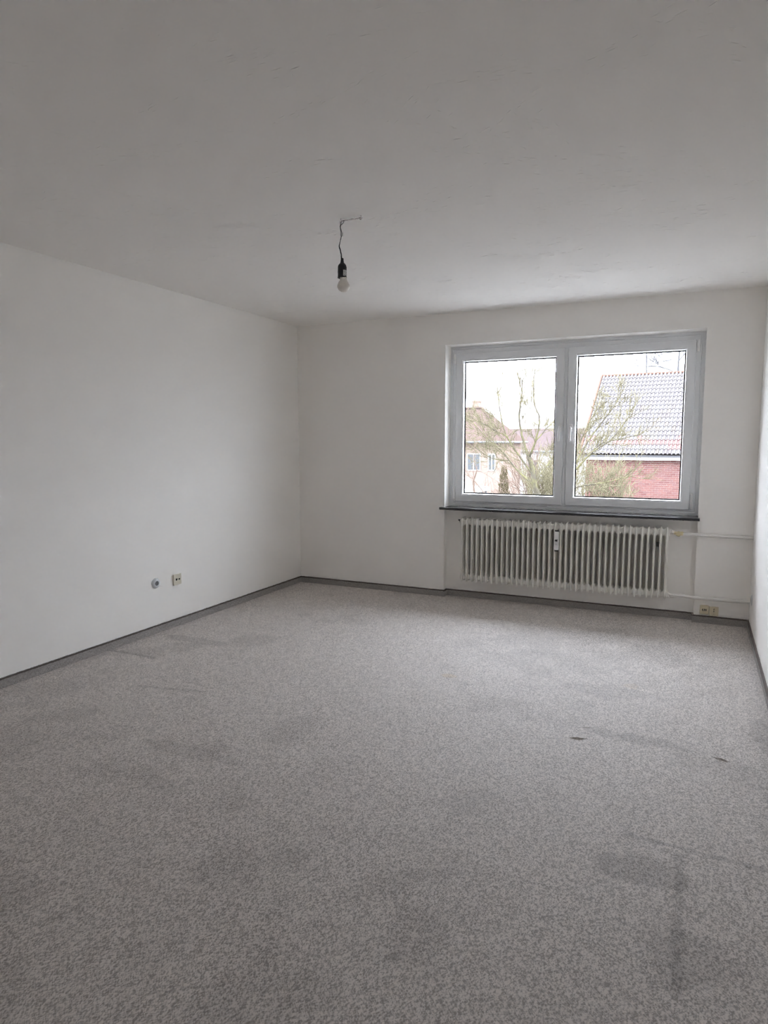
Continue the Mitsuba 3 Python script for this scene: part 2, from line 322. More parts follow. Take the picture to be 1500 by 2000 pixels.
put('radiator__valve', cat(tube([(xe + 0.05, -0.031, 0.735), (vx - 0.012, -0.031, 0.731)], 0.012, 12), tm(hull_s([((vx, -0.031, 0.731), 0.017), ((vx, -0.050, 0.731), 0.015)], 12)), lathe([(0, 0), (0.017, 0), (0.017, 0.018), (0.014, 0.022), (0, 0.022)], (vx + 0.012, -0.031, 0.730), 'x', 6)), 'm_ivory', smooth=30)
knob = lathe([(0, 0), (0.0215, 0), (0.0215, 0.005), (0.019, 0.021), (0.015, 0.0245), (0.0145, 0.0235), (0, 0.0235)], (vx - 0.002, -0.062, 0.731), '-y', 24)
put('radiator__valve__knob', cat(knob, box(vx - 0.014, vx + 0.010, -0.0885, -0.085, 0.729, 0.733)), 'm_ivory', smooth=30)
labels['radiator__valve'] = {'label': 'yellowed valve with a round ivory knob'}
put('radiator__bracket', cat(box(3.474, 3.501, 0.035, 0.069, 0.628, 0.634), box(3.476, 3.499, 0.04, 0.069, 0.600, 0.627)), 'm_grey')
put('radiator__bracket_001', box(2.03, 2.055, 0.035, 0.069, 0.600, 0.634), 'm_grey')
tag('radiator', 'long cream ribbed column radiator in the niche under the window', 'radiator')

mk = 'heat_cost_allocator'
put(mk + '__body', rbox(2.6575, 2.6965, -0.106, -0.0816, 0.5375, 0.698, 0.003), 'm_white', smooth=30)
put(mk + '__back_plate', box(2.660, 2.694, -0.0815, -0.0803, 0.523, 0.708), 'm_black')
put(mk + '__display', box(2.666, 2.6885, -0.1066, -0.105, 0.613, 0.629), 'm_black')
put(mk + '__print_line', cat(box(2.667, 2.688, -0.1064, -0.105, 0.5985, 0.6005), box(2.667, 2.688, -0.1064, -0.105, 0.585, 0.588)), 'm_line')
tag(mk, 'slim white heat meter with a small dark display clipped onto the radiator', 'heat meter')

up_path = [(3.678, -0.031, 0.729), (3.72, -0.029, 0.7275), (3.80, -0.027, 0.725), (W - 0.0005, -0.027, 0.7225)]
put('heating_pipe', cat(tube(up_path, 0.0135, 16)), 'm_pipe', smooth=40)
tag('heating_pipe', 'upper white heating pipe running from the ivory valve to the right wall', 'pipe')
lx = xe + 0.034
cps = np.array([(lx + 0.03, -0.031, 0.208), (3.645, -0.031, 0.214), (3.670, -0.030, 0.2175), (3.700, -0.029, 0.2165), (3.74, -0.028, 0.211), (3.785, -0.027, 0.2075), (3.86, -0.027, 0.207), (W - 0.0005, -0.027, 0.208)])
put('heating_pipe_001__pipe', tube(cps, 0.0135, 16), 'm_pipe', smooth=40)
put('heating_pipe_001__union_nut', lathe([(0, 0), (0.022, 0), (0.022, 0.012), (0.017, 0.014), (0.017, 0.018), (0.0195, 0.018), (0.0195, 0.030), (0, 0.030)], (lx + 0.0005, -0.031, 0.2095), 'x', 6), 'm_pipe', smooth=20)
tag('heating_pipe_001', 'lower white heating pipe with a slight hump leaving the bottom of the radiator', 'pipe')

# ------------------------------------------------------------------ outlets
def square_plate(y0, y1, z0, z1): return rbox(0.0, 0.014, y0, y1, z0, z1, 0.003)
put('antenna_socket__plate', square_plate(-1.904, -1.817, 0.337, 0.424), 'm_socketpale', smooth=30)
put('antenna_socket__hole', lathe([(0, 0), (0.0085, 0), (0.0085, 0.0012), (0, 0.0012)], (0.0135, -1.874, 0.381), 'x', 16), 'm_hole')
put('antenna_socket__hole_001', lathe([(0, 0), (0.0068, 0), (0.0068, 0.0012), (0, 0.0012)], (0.0135, -1.842, 0.380), 'x', 16), 'm_hole')
put('antenna_socket__screw', lathe([(0, 0), (0.003, 0), (0.003, 0.001), (0, 0.001)], (0.0138, -1.858, 0.3805), 'x', 10), 'm_grey')
tag('antenna_socket', 'square cream aerial socket with two round holes on the left wall', 'socket')
def outlet(name, x, y, z, flip, label, depth=1.0):
    s = -depth if flip else depth
    body = [(0, 0), (0.0405, 0), (0.0405, 0.006), (0.036, 0.012), (0.026, 0.017), (0.020, 0.018), (0.0185, 0.0165), (0.0, 0.0165)]
    insert = [(0, 0), (0.0175, 0), (0.0175, 0.0015), (0.009, 0.002), (0.008, 0.0008), (0, 0.0008)]
    for part, prof, off, mat in (('__cover', body, 0.0, 'm_palegrey'), ('__insert', insert, 0.0163, 'm_grey')):
        m = lathe(prof, (0, 0, 0), 'x', 32)
        if m.centroid[0] < 0: m.apply_transform(np.diag([-1, 1, 1, 1.0]))
        m.apply_translation((off, 0, 0)); m.apply_transform(np.diag([s, 1, 1, 1.0])); m.apply_translation((x, y, z)); m.fix_normals()
        put(name + part, m, mat, smooth=30)
    tag(name, label, 'outlet')
outlet('cable_outlet', 0.0, -2.092, 0.392, False, 'round pale grey cable outlet with a dark centre on the left wall')
outlet('cable_outlet_001', W, -0.215, 0.270, True, 'round pale outlet seen edge-on on the bright right wall', 0.5)
put('telephone_socket__plate', rbox(3.830, 3.8955, -0.014, 0.0, 0.0745, 0.149, 0.003), 'm_socket', smooth=30)
for k, xx in enumerate((3.850, 3.8625, 3.875)):
    put(num('telephone_socket__slot', k), box(xx - 0.0032, xx + 0.0032, -0.0147, -0.013, 0.1025, 0.1205), 'm_hole')
tag('telephone_socket', 'cream square telephone socket with three dark slots low on the window wall', 'socket')
put('antenna_socket_001__plate', rbox(3.900, 3.966, -0.014, 0.0, 0.068, 0.143, 0.003), 'm_socket', smooth=30)
for k, (zz, rr) in enumerate(((0.124, 0.0045), (0.106, 0.0055), (0.085, 0.0028))):
    put(num('antenna_socket_001__hole', k), lathe([(0, 0), (rr, 0), (rr, 0.001), (0, 0.001)], (3.933, -0.0138, zz), '-y', 14), 'm_slot')
tag('antenna_socket_001', 'cream square socket with small holes one above the other, right of the telephone socket', 'socket')

# ------------------------------------------------------------------ bare bulb on its cord
put('pendant_lamp__ceiling_strip', cat(box(1.999, 2.127, -2.7265, -2.7135, H - 0.0115, H - 0.0100), box(1.999, 2.127, -2.728, -2.7265, H - 0.0115, H - 0.0065)), 'm_steel')
for k, sx in enumerate((2.004, 2.121)):
    put(num('pendant_lamp__screw', k), cat(tube([(sx, -2.72, H), (sx, -2.72, H - 0.016)], 0.0032, 10), tm(sph((sx, -2.72, H - 0.015), 0.0062, 16))), 'm_chrome', smooth=40)
labels['pendant_lamp__ceiling_strip'] = {'label': 'metal hanging strip screwed to the ceiling'}
put('pendant_lamp__wire', cat(tube([(2.024, -2.72, H - 0.006), (2.018, -2.721, H - 0.022), (2.003, -2.72, 2.617), (1.999, -2.72, 2.607), (2.003, -2.72, 2.59), (2.008, -2.72, 2.577)], 0.0019, 6), tube([(2.014, -2.72, H - 0.004), (2.004, -2.719, 2.630), (1.998, -2.721, 2.612), (2.000, -2.722, 2.596), (2.006, -2.722, 2.577)], 0.0015, 6)), 'm_black', smooth=True)
put('pendant_lamp__wire_001', cat(tube([(1.999, -2.72, H), (1.996, -2.72, 2.635), (1.999, -2.72, 2.624)], 0.0016, 6)), 'm_white', smooth=True)
put('pendant_lamp__terminal_block', rbox(2.001, 2.013, -2.726, -2.714, 2.561, 2.579, 0.002), 'm_clear', smooth=30)
put('pendant_lamp__cord', tube([(2.006, -2.72, 2.563), (2.001, -2.72, 2.545), (1.996, -2.72, 2.527), (1.992, -2.721, 2.513), (1.993, -2.72, 2.501), (1.998, -2.72, 2.490), (2.003, -2.72, 2.470), (2.005, -2.72, 2.445)], [0.0018, 0.0018, 0.002, 0.0026, 0.003, 0.003, 0.0031, 0.0033], 8), 'm_black', smooth=True)
put('pendant_lamp__holder', lathe([(0, 2.447), (0.0065, 2.447), (0.0095, 2.424), (0.012, 2.421), (0.020, 2.413), (0.0235, 2.402), (0.0235, 2.352), (0.0245, 2.350), (0.0245, 2.345), (0.0205, 2.345), (0.0, 2.350)][::-1], (2.0085, -2.72, 0), 'z', 32), 'm_black', smooth=35)
labels['pendant_lamp__holder'] = {'label': 'black plastic lamp holder'}
ang = np.radians(np.linspace(-50, 14, 8)); SR = 0.0239
sv = np.array([(2.0085 + SR * math.cos(a), -2.72 + SR * math.sin(a), z) for z in (2.353, 2.383) for a in ang])
sf = [[i, i + 1, i + 9] for i in range(7)] + [[i, i + 9, i + 8] for i in range(7)]
put('pendant_lamp__sticker', trimesh.Trimesh(sv, sf, process=False), {'type': 'twosided', 'bsdf': diffuse(0.62, 0.62, 0.60)})
def sline(z):
    r2 = SR + 0.0004
    v = np.array([(2.0085 + r2 * math.cos(a), -2.72 + r2 * math.sin(a), zz) for zz in (z, z + 0.0022) for a in ang[1:-1]])
    return trimesh.Trimesh(v, [[i, i + 1, i + 7] for i in range(5)] + [[i, i + 7, i + 6] for i in range(5)], process=False)
put('pendant_lamp__sticker__print', cat(*[sline(z) for z in (2.356, 2.363, 2.370, 2.377)]), {'type': 'twosided', 'bsdf': diffuse(0.10, 0.10, 0.11)})
labels['pendant_lamp__sticker'] = {'label': 'small white sticker with dark lines'}
bp = [(0.0, 2.345), (0.0185, 2.347), (0.0185, 2.338), (0.0205, 2.331), (0.026, 2.322), (0.0315, 2.311)]
bp += [(0.0340 * math.cos(t), 2.3035 - 0.0325 * math.sin(t)) for t in np.linspace(0, math.pi / 2, 10)]
put('pendant_lamp__bulb', lathe(bp[::-1], (2.0155, -2.72, 0), 'z', 40), 'm_bulb', smooth=40)
labels['pendant_lamp__bulb'] = {'label': 'unlit frosted light bulb'}
tag('pendant_lamp', 'bare frosted bulb in a black holder hanging on a short cord from the ceiling', 'lamp')

# ------------------------------------------------------------------ outside: ground
GZ = -3.2
put('ground', box(-70, 60, 0.6, 120, GZ - 0.3, GZ), 'm_paving')
tag('ground', 'grey paved yard between the houses', kind='structure')

# ------------------------------------------------------------------ outside: brick house with a tiled roof
yaw = math.radians(-5)
HX = np.array([math.cos(yaw), math.sin(yaw), 0]); NX = np.array([-math.sin(yaw), math.cos(yaw), 0]); UZ = np.array([0, 0, 1.0])
HO = np.array([1.2511, 28.4147, 0.8132])
M1 = np.eye(4); M1[:3, 0], M1[:3, 1], M1[:3, 2], M1[:3, 3] = HX, NX, UZ, HO      # house axes: along, deep, up from the eave
def h1(mesh): mesh = mesh.copy(); mesh.apply_transform(M1); return mesh
A0, A1, PITCH1, SLOPE = -2.87, 8.2, math.radians(43), 6.15
rng = random.Random(5)
ZW = GZ - 0.8132
DP = SLOPE * math.cos(PITCH1) * 2
put('brick_house__wall', h1(cat(box(A0 + 0.25, A1 - 0.25, 0.35, DP - 0.35, ZW, -0.26))), 'm_mortar')
gab = trimesh.Trimesh([(A0 + 0.25, 0.35, -0.26), (A0 + 0.25, DP - 0.35, -0.26), (A0 + 0.25, DP / 2, SLOPE * math.sin(PITCH1) - 0.25), (A0 + 0.5, 0.35, -0.26), (A0 + 0.5, DP - 0.35, -0.26), (A0 + 0.5, DP / 2, SLOPE * math.sin(PITCH1) - 0.25)],
                      [[0, 2, 1], [3, 4, 5], [0, 3, 5], [0, 5, 2], [1, 2, 5], [1, 5, 4], [0, 1, 4], [0, 4, 3]], process=False)
put('brick_house__gable', h1(gab), 'm_brick0')
CH, BW = 0.1, 0.255
brick_ply = [ply(h1(box(0.006, BW - 0.008, 0.331, 0.36, 0.006, CH - 0.010)), f'm_brick{k}') for k in range(4)]
head_ply = [ply(h1(box(0.006, BW / 2 - 0.008, 0.331, 0.36, 0.006, CH - 0.010)), f'm_brick{k}') for k in range(4)]
cells, rest = [], []
for row in range(36):
    z = -0.275 - (row + 1) * CH
    a = A0 + 0.25 + (0 if row % 2 else BW / 2)
    if row % 2 == 0: rest.append(box(A0 + 0.256, A0 + 0.25 + BW / 2 - 0.008, 0.331, 0.36, z + 0.006, z + CH - 0.01))
    while a + BW < A1 - 0.25:
        cells.append((a, z)); a += BW
seen = [c for c in cells if -2.9 < c[0] < 1.85 and c[1] > -2.15]
seen = sorted(seen, key=lambda c: (-c[1], c[0]))[:300]
ss = set(seen)
for k, (a, z) in enumerate(seen):
    d = HX * a + UZ * z
    scene[num('brick_house__brick', k)] = {**rng.choice(brick_ply), 'to_world': T().translate(d.tolist())}
rest += [box(a + 0.006, a + BW - 0.008, 0.331, 0.36, z + 0.006, z + CH - 0.01) for a, z in cells if (a, z) not in ss]
put('brick_house__bricks_beyond', h1(cat(*rest)), 'm_brick0')
labels['brick_house__bricks_beyond'] = {'label': 'remaining bricks of the wall', 'kind': 'stuff'}
# tiles in the roof's own axes: across, up the slope, out of the roof
TW, NROW = 0.185, 19
TG = SLOPE / NROW
cu, su = math.cos(PITCH1), math.sin(PITCH1)
M2 = np.eye(4); M2[:3, 0] = HX; M2[:3, 1] = NX * cu + UZ * su; M2[:3, 2] = -NX * su + UZ * cu; M2[:3, 3] = HO
def h2(mesh): mesh = mesh.copy(); mesh.apply_transform(M2); return mesh
def tile_mesh():
    t = np.array([0.0, 0.10, 0.22, 0.34, 0.52, 0.76, 0.90, 1.0])
    zz = 0.075 * np.array([0.12, 0.0, 0.0, 0.55, 0.92, 1.0, 0.70, 0.12])
    lo = np.stack([t * TW, 0 * t, zz + 0.034], 1); hi = np.stack([t * TW, 0 * t + TG * 1.12, zz + 0.008], 1); lip = np.stack([t * TW, 0 * t + 0.002, zz + 0.008], 1)
    V = np.vstack([lo, hi, lip]); n = len(t); F = []
    for i in range(n - 1):
        F += [[i, i + 1, n + i + 1], [i, n + i + 1, n + i], [2 * n + i, 2 * n + i + 1, i + 1], [2 * n + i, i + 1, i]]
    return trimesh.Trimesh(V, F, process=False)
TM = tile_mesh()
tnames = [f'm_tile{k}' for k in range(4)] + ['m_redtile0', 'm_redtile1']
tile_ply = [ply(h2(TM), {'type': 'twosided', 'bsdf': scene[m]}, smooth=False) for m in tnames]
ncol = int((A1 - A0) / TW)
tiles = [(r, c) for r in range(NROW) for c in range(ncol)]
shown = [t for t in tiles if A0 + t[1] * TW < 1.95][:]
shown = sorted(shown, key=lambda t: (t[0], t[1]))[:300]
far_tiles = []
def tile_kind(r, c):
    a = A0 + c * TW
    if r == 2 and a > -1.4: return rng.choice([4, 4, 5])
    if r == 1 and a > 1.0 and rng.random() < 0.55: return 4
    if r == 2: return rng.choice([4, 3, 3, 2])
    if r == 3 and rng.random() < 0.25: return rng.choice([3, 4])
    return rng.choices([0, 1, 2, 3], [4, 5, 2, 1.2])[0]
st = set(shown)
for k, (r, c) in enumerate(shown):
    d = M2[:3, 0] * (A0 + c * TW) + M2[:3, 1] * (r * TG)
    scene[num('brick_house__roof_tile', k)] = {**tile_ply[tile_kind(r, c)], 'to_world': T().translate(d.tolist())}
fv = []
for r, c in tiles:
    if (r, c) in st: continue
    m = TM.copy(); m.apply_translation((A0 + c * TW, r * TG, 0)); fv.append(m)
put('brick_house__roof_tiles_beyond', h2(cat(*fv)), {'type': 'twosided', 'bsdf': scene['m_tile0']})
labels['brick_house__roof_tiles_beyond'] = {'label': 'remaining pale roof tiles', 'kind': 'stuff'}
put('brick_house__roof_deck', cat(h2(box(A0 + 0.02, A1 - 0.02, 0.0, SLOPE, -0.12, 0.004)), h1(trimesh.Trimesh([(A0, DP / 2, SLOPE * su), (A1, DP / 2, SLOPE * su), (A1, DP, 0), (A0, DP, 0)], [[0, 1, 2], [0, 2, 3]], process=False))), {'type': 'twosided', 'bsdf': diffuse(0.03, 0.026, 0.026)})
rz, ry = SLOPE * su, DP / 2
rt = tube([(0.0, 0, 0.0), (0.33, 0, 0.0)], [0.075, 0.060], 10)
rt_ply = ply(h1(rt), 'm_ridge', smooth=40)
for k in range(int((A1 - A0) / 0.31)):
    d = HX * (A0 + k * 0.31) + NX * ry + UZ * (rz + 0.03)
    scene[num('brick_house__ridge_tile', k)] = {**rt_ply, 'to_world': T().translate(d.tolist())}
put('brick_house__verge', h2(cat(box(A0 - 0.05, A0 + 0.03, 0.0, SLOPE, -0.12, 0.07))), 'm_ridge')
gp = [(0.075 * math.cos(t), 0.075 * math.sin(t)) for t in np.linspace(math.pi, 2 * math.pi, 9)]
gp += [(0.068 * math.cos(t), 0.068 * math.sin(t)) for t in np.linspace(2 * math.pi, math.pi, 9)]
gut = trimesh.creation.extrude_polygon(sg.Polygon(gp), A1 - A0 + 0.3, engine='earcut')
gut.apply_transform(np.array([[0, 0, 1, A0 - 0.15], [1, 0, 0, -0.03], [0, 1, 0, -0.035], [0, 0, 0, 1.0]])); gut.fix_normals()
put('brick_house__gutter', h1(gut), 'm_zinc', smooth=30)
put('brick_house__eaves_board', h1(box(A0 - 0.02, A1, 0.05, 0.40, -0.275, -0.10)), 'm_render')
labels['brick_house__eaves_board'] = {'label': 'white board under the gutter'}
tag('brick_house', 'red brick house with a pale tiled roof behind the right window sash', 'house')

# ------------------------------------------------------------------ outside: other houses
def window_part(key, i, x0, x1, y, z0, z1, bars=1):
    k = num(key + '__window', i)
    put(k, ring(x0, x1, z0, z1, [(0, y - 0.05), (0.09, y - 0.05), (0.09, y + 0.05), (0, y + 0.05)]), 'm_render')
    put(k + '__pane', box(x0 + 0.05, x1 - 0.05, y - 0.01, y + 0.02, z0 + 0.05, z1 - 0.05), 'm_pane')
    put(k + '__glazing_bar', cat(*[box(x0 + (x1 - x0) * (j + 1) / (bars + 1) - 0.04, x0 + (x1 - x0) * (j + 1) / (bars + 1) + 0.04, y - 0.045, y + 0.01, z0, z1) for j in range(bars)]), 'm_render')
# hipped house at the left edge of the view: roof slope towards the room
GY = 42.0
hx0, hx1, ey, er = -19.0, -9.0, 1.42, 4.03
RL, RR, RY = -16.3, -11.75, 45.5
put('hipped_house__wall', box(hx0 + 0.4, hx1 - 0.4, GY + 0.4, 48.6, GZ, ey + 0.02), 'm_orange')
hv = [(hx0, GY, ey), (hx1, GY, ey), (hx1, 49.0, ey), (hx0, 49.0, ey), (RL, RY, er), (RR, RY, er)]
hv += [(x, y, z - 0.14) for x, y, z in hv[:4]]
put('hipped_house__roof', trimesh.Trimesh(hv, [[0, 1, 5], [0, 5, 4], [1, 2, 5], [2, 3, 4], [2, 4, 5], [3, 0, 4], [6, 7, 1], [6, 1, 0], [7, 8, 2], [7, 2, 1], [8, 9, 3], [8, 3, 2], [9, 6, 0], [9, 0, 3], [6, 8, 7], [6, 9, 8]], process=False), {'type': 'twosided', 'bsdf': scene['m_redroof']})
put('hipped_house__hip_ridge', cat(tube([(RL, RY, er + 0.02), (RR, RY, er + 0.02)], 0.10, 8), tube([(RR, RY, er + 0.02), (hx1, GY, ey + 0.03)], 0.09, 8)), 'm_redroof', smooth=40)
put('hipped_house__gutter', tube([(hx0, GY - 0.05, ey - 0.03), (hx1 + 0.05, GY - 0.05, ey - 0.03), (hx1 + 0.05, 49.0, ey - 0.03)], 0.08, 8), 'm_zinc', smooth=40)
put('hipped_house__chimney', cat(box(-12.62, -12.08, RY + 0.1, RY + 0.7, 3.4, 4.68), box(-12.67, -12.03, RY + 0.05, RY + 0.75, 4.56, 4.64)), 'm_orange')
for i, (x0, x1, z0, z1) in enumerate(((-12.0, -10.9, -0.75, 0.55), (-10.35, -9.75, -0.75, 0.55), (-14.2, -13.0, -0.75, 0.55), (-11.6, -10.5, -2.9, -1.9))):
    window_part('hipped_house', i, x0, x1, GY + 0.4, z0, z1)
tag('hipped_house', 'pale orange house with a hipped roof and chimney, farthest left in the window view', 'house')
# white house with a long mauve roof
LY = 55.0
put('white_house__wall', box(-13.2, -1.0, LY + 0.4, LY + 8, GZ, 0.62), 'm_render')
put('white_house__roof', cat(trimesh.Trimesh([(-13.6, LY, 0.55), (-0.6, LY, 0.55), (-0.6, LY + 3.4, 2.65), (-13.6, LY + 3.4, 2.65), (-13.6, LY + 7, 0.55), (-0.6, LY + 7, 0.55)], [[0, 1, 2], [0, 2, 3], [3, 2, 5], [3, 5, 4], [0, 3, 4], [1, 5, 2], [0, 4, 5], [0, 5, 1]], process=False)), 'm_pinkroof')
put('white_house__gutter', tube([(-13.6, LY, 0.52), (-0.6, LY, 0.52)], 0.09, 8), 'm_zinc', smooth=40)
for i, (x0, x1, z0, z1) in enumerate(((-12.1, -11.3, -2.7, -2.0), (-10.4, -9.3, -1.3, -0.2), (-8.6, -7.6, -1.3, -0.2), (-10.2, -9.4, -3.1, -2.2))):
    window_part('white_house', i, x0, x1, LY + 0.4, z0, z1)
tag('white_house', 'low white house with a long mauve roof behind the bare tree', 'house')
# carport corner bottom left
put('carport__roof', cat(box(-9.6, -7.0, 27.0, 31.0, -1.20, -1.08), box(-9.7, -6.9, 26.9, 31.1, -1.30, -1.22)), 'm_palegrey')
for k, (x, y) in enumerate(((-7.1, 27.1), (-9.5, 27.1), (-7.1, 30.9), (-9.5, 30.9))):
    put(num('carport__post', k), box(x - 0.06, x + 0.06, y - 0.06, y + 0.06, GZ, -1.25), 'm_zinc')
tag('carport', 'flat pale grey carport roof at the lower left corner of the window', 'carport')
put('gate_pillar', cat(box(-2.68, -2.45, 25.8, 26.1, GZ, -1.02), box(-2.72, -2.41, 25.76, 26.14, -1.02, -0.95)), 'm_render')
tag('gate_pillar', 'white garden pillar at the bottom right corner of the left pane', 'pillar')

# ------------------------------------------------------------------ outside: bare trees
def smooth_path(pts, n=6):
    P = np.asarray(pts, float)
    t = np.arange(len(P)); tt = np.linspace(0, len(P) - 1, (len(P) - 1) * n + 1)
    out = []
    for x in tt:
        i = min(int(x), len(P) - 2); u = x - i
        p0, p1, p2, p3 = P[max(i - 1, 0)], P[i], P[i + 1], P[min(i + 2, len(P) - 1)]
        out.append(0.5 * (2 * p1 + (p2 - p0) * u + (2 * p0 - 5 * p1 + 4 * p2 - p3) * u * u + (3 * p1 - p0 - 3 * p2 + p3) * u ** 3))
    return np.array(out)
def twig(g, start, d, length, r, depth, out, droop=0.0, spread=0.55, kids=5):
    n = 5; P = [np.array(start)]; d = np.array(d, float); d /= np.linalg.norm(d)
    for i in range(n):
        d = d + g.normal(0, 0.11, 3) + np.array([0, 0, 0.05 - droop]); d /= np.linalg.norm(d)
        P.append(P[-1] + d * length / n)
    out.append(tube(P, np.linspace(r, r * 0.65, n + 1), 3 if depth else 4, cap=False))
    if depth <= 0: return
    for j in range(kids):
        i = g.integers(1, n + 1); f = g.random()
        q = P[i - 1] * (1 - f) + P[i] * f
        side = g.normal(0, 1, 3); side -= d * (side @ d); side /= np.linalg.norm(side)
        twig(g, q, d + side * spread * (0.7 + 0.6 * g.random()), length * (0.5 + 0.25 * g.random()), r * 0.78, depth - 1, out, droop, spread, kids)
def tree(key, limbs, seed, label, per=10, tl=0.8, tr=0.009, depth=2, kids=4, group=None, twigmat='m_twig', category='tree', mat='m_bark', up=0.5, first=0.2):
    g = np.random.default_rng(seed); tw = []
    for k, (pts, r0, r1) in enumerate(limbs):
        r0, r1 = r0 * 0.78, max(r1, 0.010) if r0 > 0.02 else r1
        P = smooth_path(pts); P[1:-1] += g.normal(0, r0 * 0.10, (len(P) - 2, 3))
        name = key + ('__trunk' if k == 0 else '__' + num('limb', k - 1))
        put(name, tube(P, np.linspace(r0, r1, len(P)), 8), mat, smooth=True)
        n = per if k else per // 2
        for j in range(n):
            t = first + (1 - first) * (j + g.random()) / n
            x = t * (len(P) - 1.001); i = int(x); q = P[i] + (P[i + 1] - P[i]) * (x - i)
            d = (P[i + 1] - P[i]) / np.linalg.norm(P[i + 1] - P[i])
            side = g.normal(0, 1, 3); side -= d * (side @ d); side /= np.linalg.norm(side)
            twig(g, q, d * 0.7 + side * 0.75 + np.array([0, 0, up * 0.4]), tl * (0.6 + 0.7 * g.random()), min(tr, (r0 + (r1 - r0) * t) * 0.75), depth, tw, kids=kids)
        for _ in range(2 if k else 0): twig(g, P[-1], P[-1] - P[-2] + g.normal(0, 0.05, 3), tl, min(r1, tr), depth, tw, kids=kids)
    put(key + '__twigs', cat(*tw), twigmat)
    labels[key + '__twigs'] = {'label': 'fine bare twigs', 'kind': 'stuff'}
    tag(key, label, category, group)
tree('bare_tree', [
    ([(-0.40, 14.0, GZ), (-0.46, 14.0, -1.2), (-0.50, 14.0, -0.25), (-0.62, 14.0, 0.2), (-0.70, 14.0, 0.7), (-0.82, 14.0, 1.0)], 0.13, 0.060),
    ([(-0.82, 14.0, 1.0), (-1.02, 14.1, 1.55), (-1.15, 14.1, 2.2), (-1.08, 14.1, 2.8), (-1.08, 14.1, 3.3)], 0.050, 0.012),
    ([(-0.80, 14.0, 0.98), (-0.58, 13.8, 1.45), (-0.45, 13.7, 2.1), (-0.62, 13.7, 2.6), (-0.62, 13.6, 3.3)], 0.042, 0.010),
    ([(-0.55, 13.8, 1.50), (-0.32, 14.1, 1.85), (-0.05, 14.3, 2.2), (0.15, 14.4, 2.9)], 0.026, 0.009),
    ([(-0.66, 14.0, 0.45), (-0.98, 13.8, 0.95), (-1.40, 13.6, 1.65), (-1.56, 13.5, 2.3), (-1.62, 13.4, 2.9)], 0.042, 0.010),
    ([(-0.60, 14.0, 0.15), (-1.15, 14.2, 0.55), (-1.80, 14.5, 1.2), (-2.25, 14.6, 1.55), (-2.80, 14.7, 2.1)], 0.040, 0.010),
    ([(-1.35, 13.6, 1.60), (-1.8, 13.4, 1.85), (-2.4, 13.2, 2.2)], 0.020, 0.007),
    ([(-0.62, 14.0, 0.30), (-0.30, 14.4, 0.8), (-0.02, 14.6, 1.3), (0.10, 14.7, 1.9)], 0.030, 0.010),
    ([(-1.5, 14.35, 0.88), (-2.0, 14.2, 0.95), (-2.5, 14.0, 1.3)], 0.018, 0.007)],
    11, 'bare spreading tree with greenish bark in front of the left sash', per=15, tl=0.62, tr=0.0095)
tree('bare_tree_001', [
    ([(0.50, 12.0, GZ), (0.56, 12.0, -1.0), (0.62, 12.0, 0.1), (0.68, 12.0, 0.5)], 0.10, 0.05),
    ([(0.66, 12.0, 0.40), (0.92, 12.1, 1.0), (1.20, 12.2, 1.55), (1.66, 12.2, 2.2), (1.9, 12.3, 2.6)], 0.040, 0.009),
    ([(0.68, 12.0, 0.50), (1.0, 11.9, 0.85), (1.33, 11.8, 1.2), (1.80, 11.8, 1.55), (2.2, 11.7, 2.1)], 0.036, 0.008),
    ([(1.25, 11.85, 1.15), (1.55, 11.9, 1.42), (1.95, 12.0, 1.52), (2.35, 12.0, 1.62)], 0.018, 0.006),
    ([(0.64, 12.0, 0.30), (0.80, 12.2, 1.0), (1.02, 12.4, 1.7), (1.30, 12.5, 2.3)], 0.030, 0.008),
    ([(0.60, 12.0, 0.10), (1.0, 11.8, 0.30), (1.4, 11.7, 0.38), (1.9, 11.6, 0.50), (2.3, 11.6, 0.62)], 0.030, 0.007),
    ([(0.62, 12.0, 0.05), (0.48, 12.1, 0.7), (0.42, 12.2, 1.4), (0.5, 12.2, 2.0)], 0.030, 0.008)],
    23, 'bare tree leaning right across the tiled roof in the right sash', per=12, tl=0.50, tr=0.009)
tree('bare_tree_002', [
    ([(-0.70, 8.0, GZ), (-0.72, 8.0, -1.5), (-0.60, 8.0, 0.0), (-0.63, 8.0, 0.6)], 0.05, 0.02),
    ([(-0.63, 8.0, 0.60), (-0.56, 8.0, 0.85), (-0.62, 8.0, 1.05), (-0.61, 8.0, 1.4)], 0.016, 0.005),
    ([(-0.63, 8.0, 0.66), (-0.85, 8.0, 0.78), (-1.05, 8.0, 0.86)], 0.010, 0.005),
    ([(-0.20, 8.0, 0.05), (-0.40, 8.0, 0.38), (-0.63, 8.0, 0.65)], 0.012, 0.012),
    ([(-0.56, 8.0, 0.85), (-0.40, 8.0, 0.80), (-0.20, 8.0, 0.68)], 0.008, 0.004)],
    31, 'slender reddish sapling low at the left edge of the left sash', per=3, tl=0.28, tr=0.004, depth=1, kids=3, twigmat='m_twigred', mat='m_twigred')
tree('bare_tree_003', [
    ([(1.88, 60, GZ), (1.88, 60, 3), (1.86, 60, 7.5), (1.90, 60, 9.5), (1.92, 60, 11)], 0.13, 0.05),
    ([(1.86, 60, 7.4), (0.9, 60, 7.9), (0.0, 60, 8.15), (-1.35, 60, 8.2)], 0.06, 0.03),
    ([(1.9, 60, 9.0), (1.0, 60, 8.6), (0.4, 60, 8.9)], 0.05, 0.02),
    ([(1.9, 60, 8.6), (2.5, 60, 9.4), (2.8, 60, 10.2)], 0.06, 0.02)],
    41, 'bare tree rising behind the ridge at the right corner of the window', per=9, tl=1.5, tr=0.03, twigmat='m_twiggrey', mat='m_twiggrey', kids=3)
